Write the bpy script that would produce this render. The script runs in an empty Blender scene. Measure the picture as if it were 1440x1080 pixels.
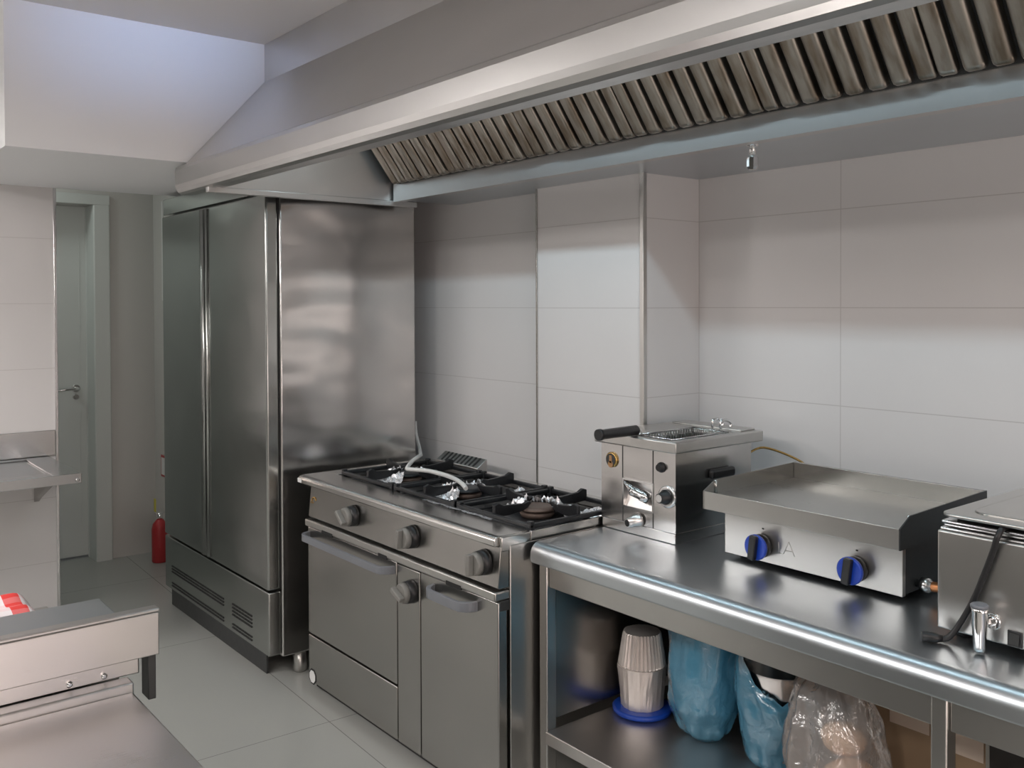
import bpy, bmesh, math, random
from mathutils import Vector, Matrix, noise as mnoise
PI = math.pi
random.seed(7)
S = bpy.context.scene
COL = S.collection

# ------------------------------------------------------------------ materials
def new_mat(name):
    m = bpy.data.materials.new(name); m.use_nodes = True
    nt = m.node_tree; b = nt.nodes['Principled BSDF']
    return m, nt, b

def plain(name, col, rough=.5, metal=0., spec=.5, trans=0., alpha=1., bump=0., bscale=40., emit=None, estr=0., coat=0.):
    m, nt, b = new_mat(name)
    b.inputs['Base Color'].default_value = (*col, 1)
    b.inputs['Roughness'].default_value = rough
    b.inputs['Metallic'].default_value = metal
    b.inputs['Specular IOR Level'].default_value = spec
    b.inputs['Transmission Weight'].default_value = trans
    b.inputs['Alpha'].default_value = alpha
    b.inputs['Coat Weight'].default_value = coat
    if emit:
        b.inputs['Emission Color'].default_value = (*emit, 1)
        b.inputs['Emission Strength'].default_value = estr
    tc = nt.nodes.new('ShaderNodeTexCoord')
    n = nt.nodes.new('ShaderNodeTexNoise'); n.inputs['Scale'].default_value = bscale
    n.inputs['Detail'].default_value = 4
    nt.links.new(tc.outputs['Object'], n.inputs['Vector'])
    mr = nt.nodes.new('ShaderNodeMapRange')
    mr.inputs['To Min'].default_value = max(.02, rough - .05); mr.inputs['To Max'].default_value = rough + .05
    nt.links.new(n.outputs['Fac'], mr.inputs['Value']); nt.links.new(mr.outputs['Result'], b.inputs['Roughness'])
    if bump:
        bp = nt.nodes.new('ShaderNodeBump'); bp.inputs['Strength'].default_value = bump
        bp.inputs['Distance'].default_value = .004
        nt.links.new(n.outputs['Fac'], bp.inputs['Height']); nt.links.new(bp.outputs['Normal'], b.inputs['Normal'])
    return m

def steel(name, col=(.56, .55, .53), rough=.3, brush=(3, 3, 220), amp=.05, bump=0, wear=.06, grease=None, wave=0):
    """brushed stainless: fine stretched grain drives the gloss, a slow noise varies it"""
    m, nt, b = new_mat(name)
    b.inputs['Metallic'].default_value = 1
    tc = nt.nodes.new('ShaderNodeTexCoord')
    mp = nt.nodes.new('ShaderNodeMapping'); mp.inputs['Scale'].default_value = brush
    nt.links.new(tc.outputs['Object'], mp.inputs['Vector'])
    n = nt.nodes.new('ShaderNodeTexNoise'); n.inputs['Scale'].default_value = 4; n.inputs['Detail'].default_value = 3
    nt.links.new(mp.outputs['Vector'], n.inputs['Vector'])
    n2 = nt.nodes.new('ShaderNodeTexNoise'); n2.inputs['Scale'].default_value = 3.5; n2.inputs['Detail'].default_value = 5
    nt.links.new(tc.outputs['Object'], n2.inputs['Vector'])
    a = nt.nodes.new('ShaderNodeMath'); a.operation = 'MULTIPLY_ADD'
    a.inputs[1].default_value = amp; a.inputs[2].default_value = rough - amp * .5 - wear * .5
    nt.links.new(n.outputs['Fac'], a.inputs[0])
    a2 = nt.nodes.new('ShaderNodeMath'); a2.operation = 'MULTIPLY_ADD'; a2.inputs[1].default_value = wear
    nt.links.new(n2.outputs['Fac'], a2.inputs[0]); nt.links.new(a.outputs[0], a2.inputs[2])
    nt.links.new(a2.outputs[0], b.inputs['Roughness'])
    mix = nt.nodes.new('ShaderNodeMix'); mix.data_type = 'RGBA'
    mix.inputs['A'].default_value = (*[c * .93 for c in col], 1); mix.inputs['B'].default_value = (*[min(1, c * 1.05) for c in col], 1)
    nt.links.new(n2.outputs['Fac'], mix.inputs['Factor'])
    out = mix.outputs['Result']
    if grease:
        n3 = nt.nodes.new('ShaderNodeTexNoise'); n3.inputs['Scale'].default_value = 7; n3.inputs['Detail'].default_value = 6
        mp3 = nt.nodes.new('ShaderNodeMapping'); mp3.inputs['Scale'].default_value = (5, 1, 1)
        nt.links.new(tc.outputs['Object'], mp3.inputs['Vector']); nt.links.new(mp3.outputs['Vector'], n3.inputs['Vector'])
        cr = nt.nodes.new('ShaderNodeMapRange'); cr.inputs['From Min'].default_value = .42; cr.inputs['From Max'].default_value = .68
        cr.inputs['To Max'].default_value = .75
        nt.links.new(n3.outputs['Fac'], cr.inputs['Value'])
        mx = nt.nodes.new('ShaderNodeMix'); mx.data_type = 'RGBA'; mx.inputs['B'].default_value = (*grease, 1)
        nt.links.new(cr.outputs['Result'], mx.inputs['Factor']); nt.links.new(out, mx.inputs['A']); out = mx.outputs['Result']
    nt.links.new(out, b.inputs['Base Color'])
    if wave:   # slight unevenness of thin sheet metal
        n4 = nt.nodes.new('ShaderNodeTexNoise'); n4.inputs['Scale'].default_value = 3.0; n4.inputs['Detail'].default_value = 1
        mp4 = nt.nodes.new('ShaderNodeMapping'); mp4.inputs['Scale'].default_value = (.8, .8, 1.6)
        nt.links.new(tc.outputs['Object'], mp4.inputs['Vector']); nt.links.new(mp4.outputs['Vector'], n4.inputs['Vector'])
        bw = nt.nodes.new('ShaderNodeBump'); bw.inputs['Strength'].default_value = 1; bw.inputs['Distance'].default_value = wave
        nt.links.new(n4.outputs['Fac'], bw.inputs['Height']); nt.links.new(bw.outputs['Normal'], b.inputs['Normal'])
    if bump:
        bp = nt.nodes.new('ShaderNodeBump'); bp.inputs['Strength'].default_value = bump; bp.inputs['Distance'].default_value = .001
        nt.links.new(n.outputs['Fac'], bp.inputs['Height']); nt.links.new(bp.outputs['Normal'], b.inputs['Normal'])
    return m

def tiles(name, col, grout, z0, dz, axis=None, a0=0., da=1., w=.0022, rough=.16, rot=0.):
    """large glazed tiles laid out in real metres: grout at z0+k*dz and a0+k*da along the axis"""
    m, nt, b = new_mat(name)
    g = nt.nodes.new('ShaderNodeNewGeometry')
    rotn = nt.nodes.new('ShaderNodeVectorRotate'); rotn.rotation_type = 'Z_AXIS'; rotn.inputs['Angle'].default_value = rot
    nt.links.new(g.outputs['Position'], rotn.inputs['Vector'])
    sep = nt.nodes.new('ShaderNodeSeparateXYZ'); nt.links.new(rotn.outputs['Vector'], sep.inputs[0])
    def line(sock, o, d):
        s = nt.nodes.new('ShaderNodeMath'); s.operation = 'SUBTRACT'; s.inputs[1].default_value = o - d * .5
        nt.links.new(sock, s.inputs[0])
        mo = nt.nodes.new('ShaderNodeMath'); mo.operation = 'FLOORED_MODULO'; mo.inputs[1].default_value = d
        nt.links.new(s.outputs[0], mo.inputs[0])
        s2 = nt.nodes.new('ShaderNodeMath'); s2.operation = 'SUBTRACT'; s2.inputs[1].default_value = d * .5
        nt.links.new(mo.outputs[0], s2.inputs[0])
        ab = nt.nodes.new('ShaderNodeMath'); ab.operation = 'ABSOLUTE'; nt.links.new(s2.outputs[0], ab.inputs[0])
        lt = nt.nodes.new('ShaderNodeMath'); lt.operation = 'LESS_THAN'; lt.inputs[1].default_value = w
        nt.links.new(ab.outputs[0], lt.inputs[0]); return lt.outputs[0]
    f = None
    if dz:
        f = line(sep.outputs['Z'], z0, dz)
    for ax, o, d in (axis or []):
        l = line(sep.outputs[ax], o, d)
        if f is None: f = l
        else:
            mxm = nt.nodes.new('ShaderNodeMath'); mxm.operation = 'MAXIMUM'
            nt.links.new(f, mxm.inputs[0]); nt.links.new(l, mxm.inputs[1]); f = mxm.outputs[0]
    n = nt.nodes.new('ShaderNodeTexNoise'); n.inputs['Scale'].default_value = 2.2; n.inputs['Detail'].default_value = 5
    nt.links.new(g.outputs['Position'], n.inputs['Vector'])
    mx = nt.nodes.new('ShaderNodeMix'); mx.data_type = 'RGBA'
    mx.inputs['A'].default_value = (*[c * .96 for c in col], 1); mx.inputs['B'].default_value = (*[min(1, c * 1.04) for c in col], 1)
    nt.links.new(n.outputs['Fac'], mx.inputs['Factor'])
    m2 = nt.nodes.new('ShaderNodeMix'); m2.data_type = 'RGBA'; m2.inputs['B'].default_value = (*grout, 1)
    nt.links.new(f, m2.inputs['Factor']); nt.links.new(mx.outputs['Result'], m2.inputs['A'])
    nt.links.new(m2.outputs['Result'], b.inputs['Base Color'])
    r = nt.nodes.new('ShaderNodeMath'); r.operation = 'MULTIPLY_ADD'; r.inputs[1].default_value = .5; r.inputs[2].default_value = rough
    nt.links.new(f, r.inputs[0]); nt.links.new(r.outputs[0], b.inputs['Roughness'])
    return m

M = {}
M['steel'] = steel('brushed_steel', (.56, .55, .53), .30)
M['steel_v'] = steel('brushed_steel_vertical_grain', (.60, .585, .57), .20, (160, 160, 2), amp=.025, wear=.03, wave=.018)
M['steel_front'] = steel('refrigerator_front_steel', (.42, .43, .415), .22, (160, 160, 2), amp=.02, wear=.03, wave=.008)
M['steel_hood'] = steel('hood_steel', (.66, .65, .635), .38, (2, 120, 120), amp=.03, wear=.03, wave=.006)
M['steel_top'] = steel('worktop_steel', (.58, .62, .65), .33, (2, 90, 90), amp=.03, wear=.06, wave=.003)
M['steel_dull'] = steel('dull_steel', (.43, .42, .40), .26, (2, 140, 140), amp=.02, wear=.03, wave=.006)
M['steel_bright'] = steel('bright_steel', (.68, .68, .68), .18, (2, 140, 140), amp=.04)
M['steel_prep'] = steel('scuffed_steel', (.72, .70, .685), .30, (120, 2, 120), wear=.12)
M['baffle'] = steel('greasy_baffle_steel', (.42, .385, .34), .36, (120, 2, 2), grease=(.17, .12, .075))
M['chrome'] = plain('chrome', (.8, .8, .8), .08, 1)
M['black_iron'] = plain('black_cast_iron', (.012, .013, .015), .38, 0, .5, bump=.15, bscale=160)
M['black_plastic'] = plain('black_plastic', (.012, .012, .013), .38)
M['dark'] = plain('dark_recess', (.012, .012, .012), .6)
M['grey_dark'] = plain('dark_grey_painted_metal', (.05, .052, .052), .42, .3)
M['grey_plastic'] = plain('grey_plastic', (.21, .205, .19), .42)
M['handle_grey'] = plain('grey_plastic_handle', (.18, .19, .21), .35)
M['blue_plastic'] = plain('blue_plastic', (.012, .055, .42), .3)
M['blue_lid'] = plain('blue_lid_plastic', (.01, .06, .40), .35)
M['plate'] = steel('griddle_plate', (.40, .41, .395), .30, (2, 60, 60), wear=.14)
M['steel_hob'] = steel('hob_steel', (.62, .61, .59), .22, (2, 90, 90), amp=.03, wear=.08)
M['steel_rail'] = steel('hood_rail_steel', (.64, .64, .64), .34, (2, 120, 120), amp=.03, wear=.03)
M['steel_lip'] = steel('hood_lip_steel', (.55, .545, .535), .31, (2, 120, 120), amp=.01, wear=.02)
M['steel_shelf'] = steel('undershelf_steel', (.62, .60, .58), .42, (2, 90, 90), amp=.03, wear=.06)
M['grey_wall'] = plain('grey_wall_paint', (.20, .205, .195), .6)
M['white'] = plain('white_paint', (.87, .875, .885), .6, bump=.05, bscale=90)
M['ceil'] = plain('ceiling_paint', (.74, .72, .71), .65, bump=.04, bscale=80)
M['door'] = plain('door_paint', (.62, .65, .63), .35)
M['passage'] = plain('passage_wall_paint', (.58, .57, .545), .45)
M['white_plastic'] = plain('white_plastic', (.75, .75, .74), .35)
M['cable'] = plain('white_cable', (.68, .68, .66), .4)
M['foil'] = plain('aluminium_foil', (.84, .84, .86), .28, .65, bump=.5, bscale=60)
M['tray_foil'] = plain('foil_tray', (.74, .69, .655), .38, .55, bump=.35, bscale=45)
M['copper'] = plain('copper_hose', (.62, .27, .12), .35, .8)
M['rust'] = plain('burnt_burner', (.16, .115, .095), .5, .5, bump=.2, bscale=120)
M['brass'] = plain('brass', (.55, .36, .13), .25, 1)
M['gold_face'] = plain('golden_dial', (.40, .22, .10), .3, .4)
M['red'] = plain('red_enamel', (.42, .03, .035), .35)
M['yellow'] = plain('yellow_tag', (.55, .5, .06), .5)
M['card'] = plain('brown_cardboard', (.36, .245, .15), .75, bump=.1, bscale=60)
M['label'] = plain('pale_paper_label', (.80, .66, .55), .6)
M['bread'] = plain('bread_crust', (.85, .58, .38), .6, bump=.3, bscale=25)
M['pane'] = plain('bright_pane', (.5, .6, .8), .1, emit=(.55, .7, 1.0), estr=1.5)  # glow for the added transom
M['pane_warm'] = plain('bright_room_beyond', (.6, .5, .45), .3, emit=(1, .80, .72), estr=1.0)  # glow for the added doorway panel
M['lamp'] = plain('lamp_diffuser', (.9, .9, .9), .5, emit=(1, .96, .92), estr=1.0)

def film(name, col, rough=.25, transp=.4, crinkle=26, bump=.7, tl=.35):
    """thin crinkled plastic film: part clear, part tinted, glossy"""
    m = bpy.data.materials.new(name); m.use_nodes = True; nt = m.node_tree; nt.nodes.clear()
    out = nt.nodes.new('ShaderNodeOutputMaterial')
    tc = nt.nodes.new('ShaderNodeTexCoord'); n = nt.nodes.new('ShaderNodeTexNoise')
    n.inputs['Scale'].default_value = crinkle; n.inputs['Detail'].default_value = 3; n.inputs['Distortion'].default_value = 1.2
    nt.links.new(tc.outputs['Object'], n.inputs['Vector'])
    bp = nt.nodes.new('ShaderNodeBump'); bp.inputs['Strength'].default_value = bump; bp.inputs['Distance'].default_value = .006
    nt.links.new(n.outputs['Fac'], bp.inputs['Height'])
    d = nt.nodes.new('ShaderNodeBsdfDiffuse'); d.inputs['Color'].default_value = (*col, 1)
    t = nt.nodes.new('ShaderNodeBsdfTranslucent'); t.inputs['Color'].default_value = (*col, 1)
    g = nt.nodes.new('ShaderNodeBsdfGlossy'); g.inputs['Roughness'].default_value = rough; g.inputs['Color'].default_value = (.9, .9, .9, 1)
    tr = nt.nodes.new('ShaderNodeBsdfTransparent'); tr.inputs['Color'].default_value = (*[c ** .5 for c in col], 1)
    for s in (d, g, t): nt.links.new(bp.outputs['Normal'], s.inputs['Normal'])
    m1 = nt.nodes.new('ShaderNodeMixShader'); m1.inputs[0].default_value = tl
    nt.links.new(d.outputs[0], m1.inputs[1]); nt.links.new(t.outputs[0], m1.inputs[2])
    m2 = nt.nodes.new('ShaderNodeMixShader'); m2.inputs[0].default_value = transp
    nt.links.new(m1.outputs[0], m2.inputs[1]); nt.links.new(tr.outputs[0], m2.inputs[2])
    fr = nt.nodes.new('ShaderNodeFresnel'); fr.inputs['IOR'].default_value = 1.5; nt.links.new(bp.outputs['Normal'], fr.inputs['Normal'])
    ad = nt.nodes.new('ShaderNodeMath'); ad.operation = 'ADD'; ad.inputs[1].default_value = .06; nt.links.new(fr.outputs[0], ad.inputs[0])
    m3 = nt.nodes.new('ShaderNodeMixShader'); nt.links.new(ad.outputs[0], m3.inputs[0])
    nt.links.new(m2.outputs[0], m3.inputs[1]); nt.links.new(g.outputs[0], m3.inputs[2])
    nt.links.new(m3.outputs[0], out.inputs['Surface'])
    return m
M['blue_film'] = film('blue_bag_film', (.15, .50, .75), .20, .34)
M['clear_film'] = film('clear_bag_film', (.85, .85, .85), .14, .70, 20, bump=1.0)

def gingham():
    m, nt, b = new_mat('red_and_white_check')
    tc = nt.nodes.new('ShaderNodeTexCoord'); sep = nt.nodes.new('ShaderNodeSeparateXYZ')
    nt.links.new(tc.outputs['Object'], sep.inputs[0])
    fs = []
    for ax, p in (('X', .050), ('Y', .070)):
        d = nt.nodes.new('ShaderNodeMath'); d.operation = 'FLOORED_MODULO'; d.inputs[1].default_value = p
        nt.links.new(sep.outputs[ax], d.inputs[0])
        l = nt.nodes.new('ShaderNodeMath'); l.operation = 'LESS_THAN'; l.inputs[1].default_value = p * .5
        nt.links.new(d.outputs[0], l.inputs[0]); fs.append(l.outputs[0])
    a = nt.nodes.new('ShaderNodeMath'); a.operation = 'MULTIPLY'; a.inputs[1].default_value = .16
    nt.links.new(fs[0], a.inputs[0])
    a2 = nt.nodes.new('ShaderNodeMath'); a2.operation = 'MULTIPLY_ADD'; a2.inputs[1].default_value = .84
    nt.links.new(fs[1], a2.inputs[0]); nt.links.new(a.outputs[0], a2.inputs[2])
    mx = nt.nodes.new('ShaderNodeMix'); mx.data_type = 'RGBA'
    mx.inputs['A'].default_value = (.80, .76, .78, 1); mx.inputs['B'].default_value = (.72, .045, .04, 1)
    nt.links.new(a2.outputs[0], mx.inputs['Factor']); nt.links.new(mx.outputs['Result'], b.inputs['Base Color'])
    b.inputs['Roughness'].default_value = .85
    return m
M['check'] = gingham()
TILE = (.68, .66, .652); GROUT = (.50, .475, .465)
M['tile_back'] = tiles('wall_tile_back', TILE, GROUT, 1.945, .33, [('X', -2.332, .605)], w=.0016)
M['tile_plain'] = tiles('wall_tile_rows', TILE, GROUT, 1.945, .33, None, w=.0016)
M['tile_left'] = tiles('wall_tile_left', TILE, GROUT, 1.972, .33, None, w=.0012)
M['floor'] = tiles('floor_tile', (.36, .368, .348), (.19, .19, .18), 0, 0, [('X', -3.31, 1.2), ('Y', 1.575, .6)], w=.0018, rough=.3, rot=math.radians(2.0))

# ------------------------------------------------------------------ mesh builder
class MB:
    def __init__(s): s.bm = bmesh.new()
    def _xf(s, vs, rot, piv):
        if rot: bmesh.ops.rotate(s.bm, verts=vs, cent=piv, matrix=rot)
    def box(s, x0, x1, y0, y1, z0, z1, bev=0., seg=2, rot=None, piv=None):
        r = bmesh.ops.create_cube(s.bm, size=1); vs = r['verts']
        for v in vs:
            v.co = Vector(((x0 + x1) / 2 + v.co.x * (x1 - x0), (y0 + y1) / 2 + v.co.y * (y1 - y0), (z0 + z1) / 2 + v.co.z * (z1 - z0)))
        if rot: bmesh.ops.rotate(s.bm, verts=vs, cent=piv or ((x0 + x1) / 2, (y0 + y1) / 2, (z0 + z1) / 2), matrix=rot)
        if bev:
            es = list({e for v in vs for e in v.link_edges})
            r2 = bmesh.ops.bevel(s.bm, geom=es, offset=bev, segments=seg, profile=.5, affect='EDGES')
            for f in r2['faces']: f.smooth = True
        return s
    def prism(s, pts, axis, a0, a1, bev=0., seg=2, smooth=False):
        """closed polygon swept along an axis; pts are the other two coordinates in order (XY / XZ / YZ)"""
        def mk(p, a):
            return {'X': (a, p[0], p[1]), 'Y': (p[0], a, p[1]), 'Z': (p[0], p[1], a)}[axis]
        v0 = [s.bm.verts.new(mk(p, a0)) for p in pts]; v1 = [s.bm.verts.new(mk(p, a1)) for p in pts]
        n = len(pts); fs = []
        for i in range(n):
            f = s.bm.faces.new((v0[i], v0[(i + 1) % n], v1[(i + 1) % n], v1[i])); f.smooth = smooth; fs.append(f)
        fs.append(s.bm.faces.new(v0[::-1])); fs.append(s.bm.faces.new(v1))
        bmesh.ops.recalc_face_normals(s.bm, faces=fs)
        if bev:
            es = list({e for f in fs for e in f.edges})
            r2 = bmesh.ops.bevel(s.bm, geom=es, offset=bev, segments=seg, profile=.5, affect='EDGES')
            for f in r2['faces']: f.smooth = True
        return s
    def cyl(s, p0, p1, r0, r1=None, n=24, cap=True):
        return s.lathe(p0, p1, [(0, r0), (1, r0 if r1 is None else r1)], n, cap)
    def lathe(s, p0, p1, prof, n=24, cap=True, smooth=True):
        """profile of (t along p0->p1, radius)"""
        p0 = Vector(p0); p1 = Vector(p1); d = p1 - p0
        q = d.normalized().to_track_quat('Z', 'Y'); ax = q @ Vector((1, 0, 0)); ay = q @ Vector((0, 1, 0))
        rings = []
        for t, r in prof:
            c = p0 + d * t
            rings.append([s.bm.verts.new(c + ax * (r * math.cos(2 * PI * i / n)) + ay * (r * math.sin(2 * PI * i / n))) for i in range(n)])
        fs = []
        for a, b in zip(rings, rings[1:]):
            for i in range(n):
                f = s.bm.faces.new((a[i], a[(i + 1) % n], b[(i + 1) % n], b[i])); f.smooth = smooth; fs.append(f)
        if cap:
            fs.append(s.bm.faces.new(rings[0][::-1])); fs.append(s.bm.faces.new(rings[-1]))
        bmesh.ops.recalc_face_normals(s.bm, faces=fs)
        return s
    def tube(s, pts, r, n=10, sub=6):
        """round cord through points (Catmull-Rom)"""
        P = [Vector(p) for p in pts]; Q = []
        if len(P) > 2 and sub > 1:
            for i in range(len(P) - 1):
                a = P[max(i - 1, 0)]; b = P[i]; c = P[i + 1]; d = P[min(i + 2, len(P) - 1)]
                for k in range(sub):
                    t = k / sub
                    Q.append(.5 * ((2 * b) + (c - a) * t + (2 * a - 5 * b + 4 * c - d) * t * t + (3 * b - a - 3 * c + d) * t ** 3))
            Q.append(P[-1])
        else: Q = P
        rings = []; up = Vector((0, 0, 1)); prev = None
        for i, c in enumerate(Q):
            t = (Q[min(i + 1, len(Q) - 1)] - Q[max(i - 1, 0)]).normalized()
            if prev is None:
                u = t.cross(up)
                if u.length < 1e-3: u = t.cross(Vector((1, 0, 0)))
                u.normalize()
            else: u = (prev - t * prev.dot(t)).normalized()
            prev = u; w = t.cross(u)
            rings.append([s.bm.verts.new(c + u * (r * math.cos(2 * PI * k / n)) + w * (r * math.sin(2 * PI * k / n))) for k in range(n)])
        fs = []
        for a, b in zip(rings, rings[1:]):
            for k in range(n):
                f = s.bm.faces.new((a[k], a[(k + 1) % n], b[(k + 1) % n], b[k])); f.smooth = True; fs.append(f)
        fs.append(s.bm.faces.new(rings[0][::-1])); fs.append(s.bm.faces.new(rings[-1]))
        bmesh.ops.recalc_face_normals(s.bm, faces=fs)
        return s
    def grid(s, nx, ny, fn, closed_x=False, smooth=True):
        V = [[s.bm.verts.new(fn(i / (nx if closed_x else nx - 1), j / (ny - 1))) for i in range(nx)] for j in range(ny)]
        for j in range(ny - 1):
            for i in range(nx if closed_x else nx - 1):
                f = s.bm.faces.new((V[j][i], V[j][(i + 1) % nx], V[j + 1][(i + 1) % nx], V[j + 1][i])); f.smooth = smooth
        return s
    def build(s, name, mat, parent=None, base=(0, 0, 0)):
        me = bpy.data.meshes.new(name); b = Vector(base)
        for v in s.bm.verts: v.co -= b
        s.bm.normal_update(); s.bm.to_mesh(me); s.bm.free()
        me.materials.append(M[mat] if isinstance(mat, str) else mat)
        o = bpy.data.objects.new(name, me); COL.objects.link(o)
        if parent: o.parent = parent
        else: o.location = base
        return o

def tag(o, label, cat, group=None):
    o['label'] = label; o['category'] = cat
    if group: o['group'] = group
    return o

class Thing:
    def __init__(s, name, label, cat, base, group=None):
        s.base = Vector(base); s.o = bpy.data.objects.new(name, None); COL.objects.link(s.o)
        s.o.location = base; s.o.empty_display_size = .05; tag(s.o, label, cat, group)
    def part(s, name, mb, mat, parent=None, label=None):
        o = mb.build(name, mat, parent or s.o, s.base)
        if label: o['label'] = label
        return o

def single(name, mb, mat, base, label, cat, group=None):
    return tag(mb.build(name, mat, None, base), label, cat, group)

def struct(name, mb, mat, parent=None):
    o = mb.build(name, mat, parent)
    if not parent: o['kind'] = 'structure'
    return o

def RZ(a): return Matrix.Rotation(a, 3, 'Z')
def RX(a): return Matrix.Rotation(a, 3, 'X')
def RY(a): return Matrix.Rotation(a, 3, 'Y')

def rounded(o, ang=.55):
    # smooth shading over the rolled edges, flat faces stay flat
    me = o.data
    for p in me.polygons: p.use_smooth = True
    me.set_sharp_from_angle(angle=ang)
    m = o.modifiers.new('weighted_normal', 'WEIGHTED_NORMAL'); m.keep_sharp = True; m.weight = 80
    return o
CEIL = 2.786
# ------------------------------------------------------------------ the room
struct('floor', MB().box(-7.2, 2.2, -2.6, 2.95, -.1, 0), 'floor')
struct('ceiling', MB().box(-7.2, 2.2, -2.6, 2.95, CEIL, CEIL + .1), 'ceil')
struct('wall_back', MB().box(-2.333, 2.2, 2.80, 2.95, 0, CEIL), 'tile_back')
struct('wall_pillar', MB().box(-2.93, -2.333, 2.49, 2.95, 0, CEIL), 'tile_plain')
struct('wall_back_left', MB().box(-5.20, -2.93, 2.58, 2.95, 0, CEIL), 'tile_plain')
struct('wall_left', MB().box(-5.29, -5.15, -2.6, 1.143, 0, CEIL), 'tile_left')
struct('wall_right', MB().box(2.2, 2.3, -2.6, 2.95, 0, CEIL), 'tile_plain')
struct('wall_front', MB().box(-5.15, 2.2, -2.7, -2.6, 0, CEIL), 'grey_wall')
struct('wall_passage_right', MB().box(-6.25, -5.20, 1.985, 2.95, 0, CEIL), 'passage')
struct('wall_passage_left', MB().box(-7.2, -5.29, .2, .3, 0, CEIL), 'passage')
struct('ceiling_soffit', MB().box(-5.15, -3.90, .698, 2.58, 2.232, CEIL), 'white')
wp = MB()
wp.box(-6.40, -6.25, 1.665, 2.95, 0, CEIL).box(-6.40, -6.25, .3, .80, 0, CEIL).box(-6.40, -6.25, .80, 1.665, 2.27, CEIL)
struct('wall_passage_end', wp, 'passage')
# door in the passage
d = struct('door_1', MB().box(-6.44, -6.40, .80, 1.665, .012, 2.27, .003), 'door')
fr = MB()
fr.prism([(-6.40, 1.600), (-6.40, 1.664), (-6.2495, 1.664), (-6.2495, 1.705), (-6.226, 1.705), (-6.220, 1.698), (-6.220, 1.612), (-6.226, 1.606), (-6.25, 1.604), (-6.385, 1.604), (-6.39, 1.600)], 'Z', 0, 2.2695)
fr.box(-6.2495, -6.220, .75, 1.705, 2.27, 2.335, .003)
struct('door_frame', fr, 'door', d)
pn = MB()
for z0, z1 in ((.2, .95), (1.15, 2.1)):
    for a, b_ in ((.95, .955), (1.56, 1.565)): pn.box(-6.401, -6.397, a, b_, z0, z1)
struct('door_moulding', pn, 'door', d)
h = MB().lathe((-6.40, 1.535, 1.10), (-6.385, 1.535, 1.10), [(0, .026), (.7, .026), (1, .022)]).cyl((-6.385, 1.535, 1.10), (-6.335, 1.535, 1.10), .010)
h.tube([(-6.338, 1.54, 1.10), (-6.335, 1.51, 1.10), (-6.335, 1.45, 1.098), (-6.338, 1.40, 1.092)], .009)
h.lathe((-6.40, 1.535, 1.045), (-6.388, 1.535, 1.045), [(0, .02), (.7, .02), (1, .016)])
struct('door_handle', h, 'chrome', d)
# unseen doorway with glowing panel, added for warm light from the right
dw = struct('door_2', MB().box(2.170, 2.1995, -.02, .06, 0, 2.12, .004).box(2.170, 2.1995, 1.04, 1.12, 0, 2.12, .004).box(2.170, 2.1995, .06, 1.04, 2.05, 2.12, .004), 'door')
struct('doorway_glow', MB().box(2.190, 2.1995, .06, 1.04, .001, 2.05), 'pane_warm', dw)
# unseen transom, added as source of the bluish streak on the soffit
wn = struct('window_1', MB().box(2.185, 2.1995, .72, .76, 2.36, 2.68, .003).box(2.185, 2.1995, 1.64, 1.68, 2.36, 2.68, .003).box(2.185, 2.1995, .76, 1.64, 2.36, 2.40, .003).box(2.185, 2.1995, .76, 1.64, 2.64, 2.68, .003), 'white_plastic')
struct('window_pane', MB().box(2.192, 2.196, .76, 1.64, 2.40, 2.64), 'pane', wn)
# metal corner trims
struct('trim_1', MB().box(-5.160, -5.143, 1.136, 1.150, 0, 2.231, .002), 'steel_bright')
struct('trim_2', MB().box(-2.347, -2.328, 2.484, 2.504, 0, 2.30, .002), 'steel')
struct('trim_3', MB().box(-2.936, -2.928, 2.485, 2.495, 0, 2.30, .001), 'steel_dull')
struct('trim_4', MB().box(-6.056, -6.040, 1.974, 1.985, 1.66, 2.30, .003), 'white_plastic')

# ------------------------------------------------------------------ extractor hood
HX0, HX1 = -3.898, .80
hood = Thing('exhaust_hood', 'long stainless steel extractor hood over the cooking line', 'extractor hood', (-1.6, 1.95, 2.10))
lip = [(1.366, 2.222), (1.354, 2.214), (1.350, 2.200), (1.350, 2.140), (1.354, 2.122), (1.364, 2.108), (1.378, 2.101), (1.400, 2.100),
       (1.402, 2.106), (1.432, 2.103), (1.436, 2.106), (1.436, 2.135), (1.432, 2.135), (1.430, 2.110), (1.380, 2.110), (1.366, 2.122), (1.360, 2.140), (1.360, 2.20), (1.370, 2.214)]
hood.part('front_lip', MB().prism(lip, 'X', -3.96, HX1), 'steel_lip')
hood.part('sloping_panel', MB().prism([(1.366, 2.216), (1.733, 2.626), (1.737, 2.620), (1.371, 2.210)], 'X', HX0, HX1), 'steel_hood')
hood.part('plenum_panel', MB().prism([(1.728, 2.620), (1.728, CEIL - .001), (1.736, CEIL - .001), (1.736, 2.616)], 'X', HX0, HX1), 'steel_hood')
cap = [(1.366, 2.118), (1.366, 2.21), (1.737, 2.62), (1.737, CEIL - .002), (2.47, CEIL - .002), (2.47, 2.20), (2.30, 2.20), (2.30, 2.09), (1.45, 2.09)]
hood.part('end_panel', MB().prism(cap, 'X', -3.667, -3.657).box(-3.667, -3.640, 1.372, 2.36, 2.083, 2.106, .002), 'steel_hood')
hood.part('end_panel', MB().prism(cap, 'X', HX1 - .01, HX1), 'steel_hood')
rail = [(2.232, 2.100), (2.232, 2.182), (2.238, 2.186), (2.243, 2.182), (2.243, 2.112), (2.275, 2.112), (2.275, 2.100)]
hood.part('grease_channel', MB().prism(rail, 'X', -3.640, HX1 - .01), 'steel_rail')
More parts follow.
